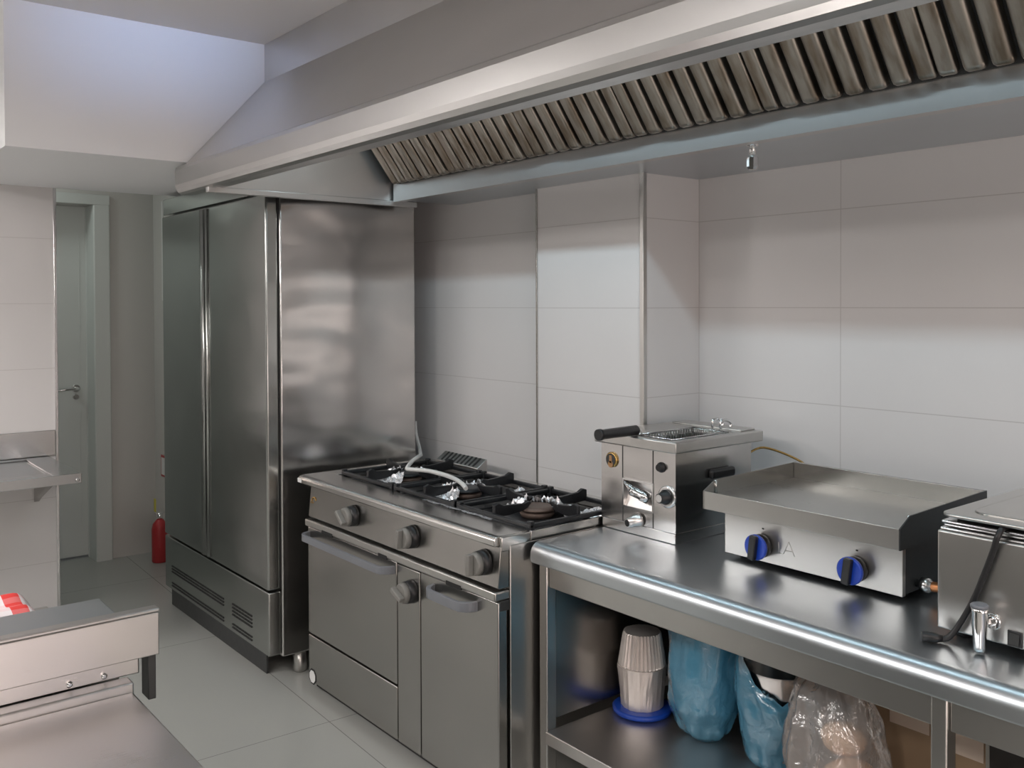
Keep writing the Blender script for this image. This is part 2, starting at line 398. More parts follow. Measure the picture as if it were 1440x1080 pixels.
un = MB().box(-3.640, -2.931, 2.276, 2.579, 2.108, 2.114).box(-2.931, -2.334, 2.276, 2.489, 2.108, 2.114).box(-2.334, HX1 - .01, 2.276, 2.799, 2.108, 2.114)
hood.part('underside_panel', un, 'steel_top')
hood.part('hood_lamp', MB().prism([(1.752, 2.60), (1.752, 2.53), (1.775, 2.545), (1.80, 2.60)], 'X', -3.5, .6), 'white_plastic')
# baffle filters: cassettes half a metre wide leaning forward from the grease channel
fo = Vector((0, 2.226, 2.176)); fd = Vector((0, -.60, .80)); fn = Vector((0, -.80, -.60)); FL = .52
def fpt(x, s_, h_): return Vector((x, 0, 0)) + fo + fd * s_ + fn * h_
def slat(mb, x0, x1, s0, s1, depth, rnd=.010):
    # rounded channel: profile across x, lower end rounded off
    W = (x1 - x0) / 2; xc = (x0 + x1) / 2; prof = []
    for i in range(5):
        a = PI / 2 * i / 4; prof.append((-W + rnd * (1 - math.cos(a)), depth - rnd + rnd * math.sin(a)))
    prof = [(-W, 0)] + prof; prof = prof + [(-p[0], p[1]) for p in prof[::-1]]
    rings = []
    for s_, sc, hh in ((s0, .55, .25), (s0 + .004, .80, .72), (s0 + .012, .95, .96), (s0 + .022, 1, 1), (s1, 1, 1)):
        rings.append([mb.bm.verts.new(fpt(xc + p[0] * sc, s_, p[1] * hh)) for p in prof])
    n = len(prof); fs = []
    for a, b_ in zip(rings, rings[1:]):
        for i in range(n - 1):
            f = mb.bm.faces.new((a[i], a[i + 1], b_[i + 1], b_[i])); f.smooth = True; fs.append(f)
    fs.append(mb.bm.faces.new(rings[0])); bmesh.ops.recalc_face_normals(mb.bm, faces=fs)
xj = -3.60
while xj < .3:
    mb = MB()
    slat(mb, xj + .003, xj + .048, .006, FL, .024, .007)
    slat(mb, xj + .452, xj + .497, .006, FL, .024, .007)
    for k in range(6):
        c = xj + .25 + (k - 2.5) * .0645
        slat(mb, c - .0245, c + .0245, .006, FL, .030, .012)
    f_ = hood.part('baffle_filter', mb, 'baffle')
    bk = MB()
    v = [bk.bm.verts.new(fpt(x, s_, .001)) for x, s_ in ((xj + .002, 0), (xj + .498, 0), (xj + .498, FL), (xj + .002, FL))]
    w_ = [bk.bm.verts.new(fpt(x, s_, -.012)) for x, s_ in ((xj + .002, 0), (xj + .498, 0), (xj + .498, FL), (xj + .002, FL))]
    bk.bm.faces.new(v); bk.bm.faces.new(w_[::-1])
    for i in range(4): bk.bm.faces.new((v[i], v[(i + 1) % 4], w_[(i + 1) % 4], w_[i]))
    bmesh.ops.recalc_face_normals(bk.bm, faces=bk.bm.faces)
    hood.part('filter_backing', bk, 'dark', f_)
    xj += .50
# nozzle under the hood
sp = Thing('sprinkler_nozzle', 'small chrome fire nozzle hanging from the hood underside', 'nozzle', (-1.70, 2.285, 2.028))
sp.part('stem', MB().cyl((-1.70, 2.285, 2.108), (-1.70, 2.285, 2.070), .010).lathe((-1.70, 2.285, 2.108), (-1.70, 2.285, 2.098), [(0, .018), (1, .016)]), 'chrome')
sp.part('nozzle_cap', MB().lathe((-1.70, 2.285, 2.070), (-1.70, 2.285, 2.028), [(0, .011), (.15, .017), (.8, .017), (1, .012)], 8, smooth=False), 'chrome')

# ------------------------------------------------------------------ refrigerator
FXL, FXR, FY = -5.11, -3.755, 1.668
fg = Thing('refrigerator', 'tall two-door stainless steel refrigerator beside the range', 'refrigerator', ((FXL + FXR) / 2, 2.05, 0))
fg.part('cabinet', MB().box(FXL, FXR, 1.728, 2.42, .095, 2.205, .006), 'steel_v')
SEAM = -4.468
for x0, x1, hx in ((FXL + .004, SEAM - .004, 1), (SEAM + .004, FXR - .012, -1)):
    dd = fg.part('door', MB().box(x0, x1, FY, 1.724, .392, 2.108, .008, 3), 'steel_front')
    pts = []
    if hx == 1:
        fg.part('door_handle', MB().prism([(x1 - .062, FY - .0005), (x1 - .052, FY - .010), (x1 - .036, FY - .012), (x1 - .018, FY - .009), (x1 - .006, FY - .0005)], 'Z', .40, 2.10, smooth=True), 'steel_front', dd)
    else:
        fg.part('door_handle', MB().prism([(x0 + .004, FY - .0005), (x0 + .008, FY - .009), (x0 + .016, FY - .012), (x0 + .024, FY - .009), (x0 + .030, FY - .0005)], 'Z', .40, 2.10, smooth=True), 'steel_front', dd)
    fg.part('gasket', MB().box(x0 + .012, x1 - .004, 1.724, 1.7285, .40, 2.10), 'dark', dd)
fg.part('top_panel', MB().box(FXL + .003, FXR - .012, FY + .008, 1.727, 2.118, 2.203, .003), 'steel_front')
base = fg.part('base_panel', MB().box(FXL + .003, FXR - .012, FY + .002, 1.727, .105, .382, .005), 'steel_front')
def vents(x0, x1, z0, z1, rows, cols):
    vg = MB()
    for r in range(rows):
        for c in range(cols):
            a = x0 + (x1 - x0) * c / cols; w = (x1 - x0) / cols * .80
            zz = z0 + (z1 - z0) * r / rows; hz = (z1 - z0) / rows * .45
            vg.box(a, a + w, FY - .0005, FY + .004, zz, zz + hz)
    fg.part('vent_grille', vg, 'dark', base)
vents(-5.00, -4.27, .20, .245, 3, 22); vents(-4.17, -3.94, .185, .25, 4, 7)
vents(-5.00, -4.27, .125, .155, 2, 22); vents(-4.17, -3.94, .125, .155, 2, 7)
fg.part('kick_plate', MB().box(-5.08, -3.85, 1.695, 1.703, .002, .0948), 'grey_dark')  # dark plate added to imitate the shade under the refrigerator
for x, y in ((-3.80, 1.83), (-3.80, 2.33), (-5.06, 1.83), (-5.06, 2.33)):
    fg.part('leg', MB().lathe((x, y, 0), (x, y, .0955), [(0, .028), (.06, .032), (1, .032)]), 'steel')

# ------------------------------------------------------------------ gas range
RX0, RX1, RY0 = -3.588, -2.277, 1.769
rg = Thing('gas_range', 'stainless steel gas range with three burners and an oven', 'cooker', (-2.93, 2.1, 0))
rg.part('body', MB().box(RX0, RX1, 1.818, 2.44, .035, .868, .003), 'steel')
for x in (RX0 + .06, RX1 - .06):
    for y in (1.88, 2.38): rg.part('foot', MB().cyl((x, y, 0), (x, y, .0355), .022), 'dark')
rg.part('plinth', MB().box(RX0 + .01, RX1 - .01, 1.80, 1.817, .008, .036), 'dark')
# hob top: a rolled front edge, open well for the burners
tp = MB()
tp.prism([(1.905, .900), (1.785, .900), (1.772, .896), (1.766, .886), (1.766, .868), (1.772, .866), (1.905, .869)], 'X', -3.672, -2.292, .003)
tp.box(-3.672, -3.575, 1.9052, 2.44, .869, .900, .002)
tp.box(-2.288, -2.277, 1.9052, 2.44, .869, .900, .002)
tp.box(-3.575, -2.288, 2.362, 2.44, .869, .902, .002)
tp.box(-3.575, -2.288, 1.905, 2.362, .869, .874)
tp.box(-2.291, -2.279, 1.785, 1.905, .85, .898, .004)
top = rg.part('hob_top', tp, 'steel_hob')
rg.part('sticker', MB().box(-3.6728, -3.640, 1.7645, 1.766, .870, .888), 'white_plastic', top)
cp = rg.part('control_panel', MB().prism([(1.800, .866), (1.783, .866), (1.771, .738), (1.777, .734), (1.817, .734), (1.817, .866)], 'X', RX0 + .004, RX1 - .004, .002), 'steel_dull')
bd = MB()
for i in range(9):
    a0 = PI * .15 + i * PI * .09; a1 = a0 + PI * .09
    bd.tube([(-3.545 + .024 * math.cos(a) * .8, 1.7762, .800 + .022 * math.sin(a)) for a in (a0, a1)], .0022, 6, 1)
bd.box(-3.572, -3.552, 1.774, 1.778, .795, .801)
rg.part('badge', bd, 'brass', cp)
def knob(th, x, z, y0, parent, ang=0, r=.036):
    sk = th.part('knob_skirt', MB().lathe((x, y0, z), (x, y0 - .030, z), [(0, .042), (.3, .040), (1, .038)], 32), 'black_plastic', parent)
    k = th.part('control_knob', MB().lathe((x, y0 - .030, z), (x, y0 - .050, z), [(0, r + .001), (.55, r), (.85, r * .96), (1, r * .86)], 28), 'grey_plastic', parent)
    th.part('knob_grip', MB().box(x - .009, x + .009, y0 - .072, y0 - .0495, z - r * .95, z + r * .95, .004, 2, rot=RY(ang), piv=(x, y0, z)), 'grey_plastic', k)
    return k
for x, a in ((-3.20, -.9), (-2.775, 0.1), (-2.355, 0)):
    knob(rg, x, .806, 1.776, cp, ang=a)
rg.part('front_rail', MB().box(RX0 - .004, RX1, 1.756, 1.817, .698, .728, .006, 3), 'steel')
for x, w in ((-3.39, .09), (-2.955, .06), (-2.50, .085)):
    rg.part('rail_notch', MB().box(x - w / 2, x + w / 2, 1.7545, 1.760, .694, .708), 'dark')
od = rg.part('oven_door', MB().box(RX0, -2.881, RY0, 1.817, .244, .694, .004), 'steel_dull')
def bow(x0, x1, z0, z1, y, ymax):
    pr = []
    n = 8
    outer = [(x0, y)]
    for i in range(n + 1):
        a = PI / 2 * i / n; outer.append((x0 + .05 * (1 - math.cos(a)) * 1, y - (y - ymax) * math.sin(a)))
    for i in range(n + 1):
        a = PI / 2 * (1 - i / n); outer.append((x1 - .05 * (1 - math.cos(a)), y - (y - ymax) * math.sin(a)))
    outer.append((x1, y))
    inner = [(px + (.012 if px < (x0 + x1) / 2 else -.012), min(py + .012, y)) for px, py in outer[::-1]]
    return outer + inner
rg.part('door_handle', MB().prism(bow(-3.578, -2.89, 0, 0, 1.7692, 1.716), 'Z', .648, .676, .002), 'handle_grey', od)
rg.part('lower_panel', MB().box(RX0, -2.881, RY0, 1.817, .040, .236, .004), 'steel_dull')
oc = [(-3.552 + .034 * math.cos(PI / 8 + i * PI / 4), .064 + .034 * math.sin(PI / 8 + i * PI / 4)) for i in range(8)]
rg.part('octagonal_sticker', MB().prism(oc, 'Y', 1.7675, 1.7692), 'dark')
oc2 = [(-3.552 + .027 * math.cos(PI / 8 + i * PI / 4), .064 + .027 * math.sin(PI / 8 + i * PI / 4)) for i in range(8)]
rg.part('sticker_face', MB().prism(oc2, 'Y', 1.7665, 1.7676), 'white_plastic')
rg.part('oven_control_column', MB().box(-2.873, -2.727, RY0, 1.817, .040, .690, .004), 'steel_dull')
knob(rg, -2.775, .612, 1.7692, None, ang=-1.15)
sd = rg.part('cupboard_door', MB().box(-2.719, RX1, RY0, 1.806, .040, .694, .004), 'steel_dull')
rg.part('door_handle', MB().prism(bow(-2.640, -2.385, 0, 0, 1.7692, 1.716), 'Z', .640, .672, .002), 'handle_grey', sd)
rg.part('hinge', MB().box(-2.300, RX1 + .001, 1.775, 1.815, .664, .697, .003), 'grey_dark', sd)
# flue vent at the back
fv = MB().prism([(2.385, .902), (2.385, .918), (2.435, .953), (2.44, .953), (2.44, .902)], 'X', -3.53, -3.215, .002)
fl = rg.part('flue_vent', fv, 'steel')
sl = MB()
for i in range(9):
    x = -3.50 + i * .030
    sl.prism([(2.390, .9205), (2.390, .9225), (2.434, .9535), (2.434, .9515)], 'X', x, x + .013)
rg.part('vent_slots', sl, 'dark', fl)
for c in (-3.345, -2.92, -2.492):
    g = MB(); x0, x1, y0, y1 = c - .206, c + .206, 1.908, 2.358; z0, z1 = .902, .918
    cy = (y0 + y1) / 2
    for a, b_, e, f2 in ((x0, x1, y0, y0 + .016), (x0, x1, y1 - .016, y1), (x0, x0 + .016, y0 + .016, y1 - .016), (x1 - .016, x1, y0 + .016, y1 - .016)):
        g.box(a, b_, e, f2, z0, z1, .004, 2)
    for k in range(4):
        px = c; hy = (y1 - y0) / 2 if k % 2 == 0 else (x1 - x0) / 2
        L = hy - .010
        # a standing vane running in from the middle of each side, nub at the outer end
        pr = [(-L, .905), (-L, .945), (-L + .018, .951), (-L + .040, .940), (-.085, .934), (-.060, .940), (-.052, .932), (-.075, .912), (-L + .06, .903)]
        sub = MB(); sub.prism(pr, 'X', -.0075, .0075, .002)
        for v in sub.bm.verts: v.co = RZ(k * PI / 2) @ v.co + Vector((c, cy, 0))
        tm = bpy.data.meshes.new('tmp'); sub.bm.to_mesh(tm); sub.bm.free(); g.bm.from_mesh(tm); bpy.data.meshes.remove(tm)
    for sx in (-1, 1):
        for sy in (-1, 1):
            g.box(c + sx * .196 - .010, c + sx * .196 + .010, cy + sy * .214 - .010, cy + sy * .214 + .010, .875, .926, .003)
    gp = rg.part('pan_support', g, 'black_iron')
    pan = MB().lathe((c, cy, .8745), (c, cy, .890), [(0, .19), (.2, .188), (1, .165)], 32)
    rg.part('drip_pan', MB().box(c - .205, c + .205, y0 + .004, y1 - .004, .8745, .880, .002), 'black_iron')
    bn = rg.part('burner', MB().lathe((c, cy - .02, .880), (c, cy - .02, .905), [(0, .055), (.5, .062), (1, .050)], 32), 'rust')
    rg.part('burner_cap', MB().lathe((c, cy - .02, .905), (c, cy - .02, .919), [(0, .066), (.5, .066), (1, .050)], 32), 'rust' if c > -2.6 else 'black_iron', bn)

def crumple(cx, cy, z, r0, r1, a0, a1, seed, hgt=.02, nx=64, ny=12):
    mb = MB()
    def fn_(u, v):
        a = a0 + (a1 - a0) * u; r = r0 + (r1 - r0) * v
        p = Vector((cx + r * math.cos(a), cy + r * math.sin(a) * .95, z))
        q = mnoise.noise_vector(Vector((math.cos(a) * 4 + seed, math.sin(a) * 4, v * 3 + seed)) * 1.15)
        q2 = mnoise.noise_vector(Vector((math.cos(a) * 11 + seed, math.sin(a) * 11, v * 9 + seed)))
        p.z += (abs(q.z) * .55 + abs(q2.z) * .45) * hgt * (1.1 - .6 * v) + hgt * .30 * (1 - v); p.x += q.x * .008 + q2.x * .004; p.y += q.y * .008 + q2.y * .004
        return p
    mb.grid(nx, ny, fn_, smooth=False)
    return mb
FG = 'crumpled foil on the range'
for c, r0, r1, a0, a1, hg, lb in ((-2.492, .066, .150, PI * .05, PI * 1.08, .075, 'crumpled foil around the brown burner at the right end of the range'),
                                   (-2.92, .066, .155, PI * .45, PI * 1.7, .060, 'crumpled foil around the middle burner of the range'),
                                   (-3.345, .066, .150, PI * .3, PI * 1.75, .060, 'crumpled foil around the left burner, next to the refrigerator')):
    single('aluminium_foil', crumple(c, 2.113, .888, r0, r1, a0, a1, c * 9, hg), 'foil', (c, 2.113, .888), lb, 'foil', FG)
single('aluminium_foil', crumple(-2.355, 2.27, .8815, .0, .065, 0, 2 * PI, 3.3, .045, 26, 7), 'foil', (-2.355, 2.27, .8815), 'wad of foil in the right rear corner of the range top', 'foil', FG)
single('aluminium_foil', crumple(-2.80, 2.28, .8815, .0, .06, 0, 2 * PI, 8.1, .045, 26, 7), 'foil', (-2.80, 2.27, .8815), 'wad of foil near the back of the range between the middle and right burners', 'foil', FG)
st = MB().grid(30, 4, lambda u, v: Vector((-2.90 + .42 * u, 1.893 + .02 * v + .004 * math.sin(u * 25), .9015 + .004 * abs(mnoise.noise(Vector((u * 20, v * 3, 1)))))), smooth=False)
single('aluminium_foil', st, 'foil', (-2.7, 1.90, .9015), 'thin strip of foil lying along the front edge of the range well', 'foil', FG)
cb = MB().tube([(-3.885, 2.50, 1.05), (-3.875, 2.50, .985), (-3.80, 2.47, .93), (-3.66, 2.385, .925), (-3.53, 2.30, .946), (-3.407, 2.20, .961), (-3.33, 2.125, .962), (-3.235, 2.045, .962), (-3.195, 2.018, .962), (-3.16, 2.030, .962), (-3.10, 2.058, .962), (-2.997, 2.064, .960), (-2.89, 2.040, .962), (-2.80, 2.012, .958), (-2.765, 2.00, .950)], .0085, 10)
single('white_cable', cb, 'cable', (-3.3, 2.2, .92), 'white cable draped across the burners of the range', 'cable')

# ------------------------------------------------------------------ work table
WX0, WX1, WY0 = -2.262, .60, 1.886
wt = Thing('work_table', 'stainless steel work table with undershelf carrying the fryer and griddle', 'table', (-.8, 2.3, 0))
prof = [(2.76, .870), (1.924, .870), (1.9145, .8688), (1.9055, .8652), (1.898, .8596), (1.892, .852), (1.888, .843), (1.886, .833), (1.886, .812), (1.889, .806), (1.896, .804), (1.915, .804), (1.915, .83), (2.76, .83)]
rounded(wt.part('worktop', MB().prism(prof, 'X', WX0 + .004, WX1), 'steel_top'))
for x, y in ((-2.258, 1.922), (-.972, 1.922), (.50, 1.922), (-2.258, 2.68), (-.972, 2.68), (.50, 2.68)):
    wt.part('leg', MB().box(x, x + .036, y, y + .042, 0, .829, .004), 'steel')
wt.part('apron', MB().box(-2.2215, -.9725, 1.934, 1.956, .724, .802, .003), 'steel')
wt.part('apron', MB().box(-.9355, .4995, 1.934, 1.956, .724, .802, .003), 'steel')
wt.part('apron', MB().box(-2.2215, -.9725, 2.69, 2.712, .72, .83, .003), 'steel')
SH = .266
for a, b_ in ((-2.2215, -.9725), (-.9355, .4995)):
    wt.part('shelf', MB().box(a, b_, 1.915, 2.74, SH - .040, SH, .003), 'steel_shelf')
wt.part('side_panel', MB().box(-2.250, -2.242, 1.965, 2.679, SH + .02, .828), 'steel_dull')
wt.part('side_panel', MB().box(-.900, -.892, 2.02, 2.679, SH + .001, .828), 'steel_dull')
wt.part('back_panel', MB().box(-2.22, .49, 2.745, 2.755, SH + .001, .829), 'grey_dark')

# ------------------------------------------------------------------ fryer
fy = Thing('deep_fryer', 'stainless steel tabletop deep fryer with black basket handle', 'deep fryer', (-2.10, 2.42, .87))
X0, X1, Y0, Y1 = -2.272, -1.940, 2.214, 2.60
NX0, NX1, NZ0, NZ1 = -2.167, -2.036, .958, 1.048
fb = MB().box(X0, X1, Y0 + .034, Y1, .9055, 1.160).box(X0, NX0, Y0 + .002, Y0 + .034, .9055, 1.160).box(NX1, X1, Y0 + .002, Y0 + .034, .9055, 1.160)
fb.box(NX0, NX1, Y0 + .002, Y0 + .034, .9055, NZ0).box(NX0, NX1, Y0 + .002, Y0 + .034, NZ1, 1.160)
bodyp = fy.part('body', fb, 'steel_v')
fy.part('plinth', MB().box(X0 + .006, X1, Y0, Y1, .871, .905, .002), 'steel_v')
rim = MB(); zt, zb = 1.196, 1.1605
ox0, ox1, oy0, oy1 = -2.138, -1.960, 2.224, 2.53
rx0, rx1, ry0, ry1 = -2.288, -1.922, 2.196, 2.645
n_ = lambda x, y, z: rim.bm.verts.new((x, y, z))
O = [(rx0, ry0), (rx1, ry0), (rx1, ry1), (rx0, ry1)]; I = [(ox0, oy0), (ox1, oy0), (ox1, oy1), (ox0, oy1)]
vo = [[n_(x, y, z) for x, y in O] for z in (zb, zt)]; vi = [[n_(x, y, z) for x, y in I] for z in (zb, zt)]
for i in range(4):
    j = (i + 1) % 4
    rim.bm.faces.new((vo[1][i], vo[1][j], vi[1][j], vi[1][i])); rim.bm.faces.new((vo[0][i], vi[0][i], vi[0][j], vo[0][j]))
    rim.bm.faces.new((vo[0][i], vo[0][j], vo[1][j], vo[1][i])); rim.bm.faces.new((vi[0][j], vi[0][i], vi[1][i], vi[1][j]))
bmesh.ops.recalc_face_normals(rim.bm, faces=rim.bm.faces)
es = [e for e in rim.bm.edges if {v for v in e.verts} <= set(vo[0] + vo[1]) or {v for v in e.verts} <= set(vi[1])]
for f in bmesh.ops.bevel(rim.bm, geom=es, offset=.004, segments=2, profile=.5, affect='EDGES')['faces']: f.smooth = True
fy.part('rim', rim, 'steel')
fy.part('rear_ledge', MB().box(rx0 + .03, rx1 - .03, oy1 + .03, ry1 - .006, zt - .001, zt + .006, .003), 'steel')
tub = MB().box(ox0, ox1, oy0, oy1, 1.1605, 1.1625)
fy.part('oil_tub', tub, 'grey_dark')
bk = MB()
def wire(a, b_, r=.0011): bk.tube([a, b_], r, 5, 1)
bx0, bx1, by0, by1, bz0, bz1 = ox0 + .012, ox1 - .012, oy0 + .012, oy1 - .012, 1.166, 1.197
for i in range(19):
    x = bx0 + (bx1 - bx0) * i / 18
    wire((x, by1, bz0), (x, by1, bz1)); wire((x, by0, bz0), (x, by0, bz1)); wire((x, by0, bz0), (x, by1, bz0))
for i in range(22):
    y = by0 + (by1 - by0) * i / 21
    wire((bx0, y, bz0), (bx0, y, bz1)); wire((bx1, y, bz0), (bx1, y, bz1)); wire((bx0, y, bz0), (bx1, y, bz0))
for z in (bz0, (bz0 + bz1) / 2):
    wire((bx0, by0, z), (bx1, by0, z)); wire((bx0, by1, z), (bx1, by1, z)); wire((bx0, by0, z), (bx0, by1, z)); wire((bx1, by0, z), (bx1, by1, z))
bk.tube([(bx0, by0, bz1), (bx1, by0, bz1), (bx1, by1, bz1), (bx0, by1, bz1), (bx0, by0, bz1)], .0028, 8, 1)
bas = fy.part('basket', bk, 'steel_bright')
hx = -2.116
hw = MB()
for s_ in (-1, 1): hw.tube([(hx + s_ * .013, by0, bz1), (hx + s_ * .013, by0 - .004, 1.214), (hx + s_ * .010, 2.226, 1.216)], .003, 8, 2)
fy.part('handle_wire', hw, 'chrome', bas)
fy.part('basket_handle', MB().lathe((hx, 2.228, 1.214), (hx, 2.048, 1.214), [(0, .013), (.03, .017), (.90, .016), (.93, .019), (1, .018)], 18), 'black_plastic', bas)
cl = MB()
for x in (-2.055, -2.02): cl.tube([(x, oy1 + .01, zt), (x, oy1 + .008, zt + .028), (x + .004, oy1 + .03, zt + .034), (x + .006, oy1 + .055, zt + .022), (x + .006, oy1 + .055, zt + .008)], .005, 8)
cl.tube([(-2.055, oy1 + .03, zt + .033), (-2.02, oy1 + .03, zt + .033)], .004, 8, 1)
fy.part('basket_clip', cl, 'chrome')
for x in (-2.171, -2.035): fy.part('panel_seam', MB().box(x - .0012, x + .0012, Y0 + .0005, Y0 + .004, .906, 1.158), 'grey_dark', bodyp)
dl = fy.part('dial', MB().lathe((-2.219, Y0 + .002, 1.105), (-2.219, Y0 - .006, 1.105), [(0, .026), (.7, .026), (1, .022)], 32), 'brass', bodyp)
fy.part('dial_face', MB().cyl((-2.219, Y0 - .0055, 1.105), (-2.219, Y0 - .0075, 1.105), .021, None, 32), 'grey_dark', dl)
em = MB().lathe((-2.219, Y0 - .007, 1.090), (-2.219, Y0 - .0085, 1.090), [(0, .012), (1, .011)], 14).box(-2.225, -2.213, Y0 - .0085, Y0 - .007, 1.094, 1.120, .0005)
fy.part('dial_emblem', em, 'gold_face', dl)
rc = MB()
rc.box(NX0 - .003, NX1 + .003, Y0 - .001, Y0 + .0019, NZ0 - .003, NZ0 + .002).box(NX0 - .003, NX1 + .003, Y0 - .001, Y0 + .0019, NZ1 - .002, NZ1 + .003)
rc.box(NX0 - .003, NX0 + .002, Y0 - .001, Y0 + .0019, NZ0 + .002, NZ1 - .002).box(NX1 - .002, NX1 + .003, Y0 - .001, Y0 + .0019, NZ0 + .002, NZ1 - .002)
ds = fy.part('drain_frame', rc, 'steel_bright', bodyp)
fy.part('drain_plate', MB().prism([(Y0 + .004, NZ0), (Y0 + .008, NZ0), (Y0 + .026, NZ0 + .05), (Y0 + .033, NZ0 + .085), (Y0 + .033, NZ0)], 'X', NX0 + .0005, NX1 - .0005), 'steel_prep', ds)
lv = MB().lathe((-2.163, Y0 + .006, 1.036), (-2.100, Y0 - .012, 1.012), [(0, .006), (.1, .010), (.7, .014), (1, .011)], 18)
lv.lathe((-2.112, Y0 - .024, 1.022), (-2.062, Y0 + .014, .994), [(0, .013), (.08, .0165), (.55, .0165), (.56, .019), (1, .019)], 22)
fy.part('drain_lever', lv, 'steel_bright', ds)
fy.part('lever_bore', MB().cyl((-2.1121, Y0 - .0239, 1.0221), (-2.1138, Y0 - .0252, 1.0231), .008, None, 16), 'dark', ds)
fy.part('drain_spout', MB().lathe((-2.095, Y0 + .001, .923), (-2.105, Y0 - .045, .917), [(0, .024), (.15, .022), (1, .014)], 20), 'steel_prep', bodyp)
fy.part('spout_opening', MB().cyl((-2.1049, Y0 - .0445, .9171), (-2.1052, Y0 - .0465, .917), .0115, None, 18), 'dark', bodyp)
fy.part('reset_button', MB().lathe((-1.999, Y0 + .001, 1.108), (-1.999, Y0 - .014, 1.108), [(0, .017), (.3, .016), (.31, .012), (1, .011)], 20), 'black_plastic', bodyp)
kb = fy.part('thermostat_bezel', MB().lathe((-1.972, Y0 + .001, 1.018), (-1.972, Y0 - .006, 1.018), [(0, .036), (.8, .035), (1, .030)], 32), 'steel_bright', bodyp)
fy.part('thermostat_knob', MB().lathe((-1.972, Y0 - .006, 1.018), (-1.972, Y0 - .040, 1.018), [(0, .024), (.2, .024), (.35, .018), (1, .015)], 24), 'black_plastic', kb)
fy.part('knob_cap', MB().cyl((-1.972, Y0 - .040, 1.018), (-1.972, Y0 - .042, 1.018), .0125, None, 20), 'steel_bright', kb)
fy.part('side_handle', MB().box(X1, X1 + .022, 2.372, 2.492, 1.060, 1.092, .010, 3), 'black_plastic', bodyp)
fy.part('power_cord', MB().tube([(-1.95, 2.60, 1.12), (-1.93, 2.66, 1.135), (-1.87, 2.74, 1.10), (-1.83, 2.77, 1.06), (-1.80, 2.77, .96), (-1.80, 2.745, .885)], .004, 8), 'brass')

# ------------------------------------------------------------------ griddle
gr = Thing('griddle', 'stainless steel gas griddle with two blue and black knobs', 'griddle', (-1.49, 2.44, .87))
gb = gr.part('body', MB().box(-1.757, -1.200, 2.245, 2.645, .888, 1.013, .002), 'grey_dark')
fp = gr.part('front_panel', MB().box(-1.759, -1.200, 2.230, 2.2455, .884, 1.014, .0015), 'steel')
for x in (-1.72, -1.24):
    for y in (2.29, 2.60): gr.part('foot', MB().cyl((x, y, .8705), (x, y, .8885), .02), 'black_plastic')
tray = MB()
tray.prism([(2.1885, 1.0165), (2.1885, 1.0645), (2.200, 1.052), (2.640, 1.052), (2.640, 1.0165)], 'X', -1.800, -1.186)
gr.part('front_lip', MB().box(-1.800, -1.186, 2.184, 2.1882, 1.0135, 1.067, .001), 'steel')
gr.part('cooking_plate', tray, 'plate')
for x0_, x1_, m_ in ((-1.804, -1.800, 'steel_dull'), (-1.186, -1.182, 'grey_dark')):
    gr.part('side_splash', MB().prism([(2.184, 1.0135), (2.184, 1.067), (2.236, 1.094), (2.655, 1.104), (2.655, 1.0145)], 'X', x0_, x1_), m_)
gr.part('back_splash', MB().box(-1.7995, -1.1865, 2.6405, 2.655, 1.0145, 1.104, .001), 'steel_dull')
for x in (-1.7985, -1.1875): gr.part('corner_bead', MB().cyl((x, 2.238, 1.054), (x, 2.238, 1.094), .0045), 'steel_dull')
lg = MB()
def stroke(a, b_, w=.0016):
    (xa, za), (xb, zb_) = a, b_
    lg.tube([(xa, 2.2297, za), (xb, 2.2297, zb_)], w * .6, 6, 1)
lx, lz = -1.535, .935
stroke((lx - .034, lz - .014), (lx - .034, lz + .016)); stroke((lx - .034, lz - .014), (lx - .022, lz - .014))
stroke((lx - .018, lz - .014), (lx, lz + .024)); stroke((lx, lz + .024), (lx + .018, lz - .014)); stroke((lx - .011, lz - .002), (lx + .011, lz - .002))
gr.part('embossed_logo', lg, 'steel', fp)
for x, z in ((-1.622, .932), (-1.326, .930)):
    sk = gr.part('knob', MB().lathe((x, 2.230, z), (x, 2.200, z), [(0, .031), (.3, .034), (1, .034)], 32), 'black_plastic', fp)
    gr.part('blue_ring', MB().lathe((x, 2.200, z), (x, 2.190, z), [(0, .0365), (.8, .0365), (1, .033)], 32), 'blue_plastic', sk, label='blue ring')
    gr.part('knob_grip', MB().box(x - .011, x + .011, 2.172, 2.1905, z - .034, z + .036, .004, 2, rot=RY(.12), piv=(x, 2.19, z)), 'black_plastic', sk)
    gr.part('pointer', MB().box(x - .003, x + .003, 2.2285, 2.2302, z + .046, z + .050), 'dark', fp)
gr.part('gas_inlet', MB().lathe((-1.1995, 2.30, .908), (-1.158, 2.30, .908), [(0, .010), (.3, .010), (.31, .018), (.8, .018), (.81, .013), (1, .013)], 16), 'steel_bright', gb)
gr.part('gas_hose', MB().tube([(-1.158, 2.30, .908), (-1.13, 2.30, .911), (-1.09, 2.305, .918), (-1.07, 2.33, .925), (-1.06, 2.42, .93), (-1.07, 2.56, .93), (-1.10, 2.70, .92)], .013, 12), 'copper', gb)

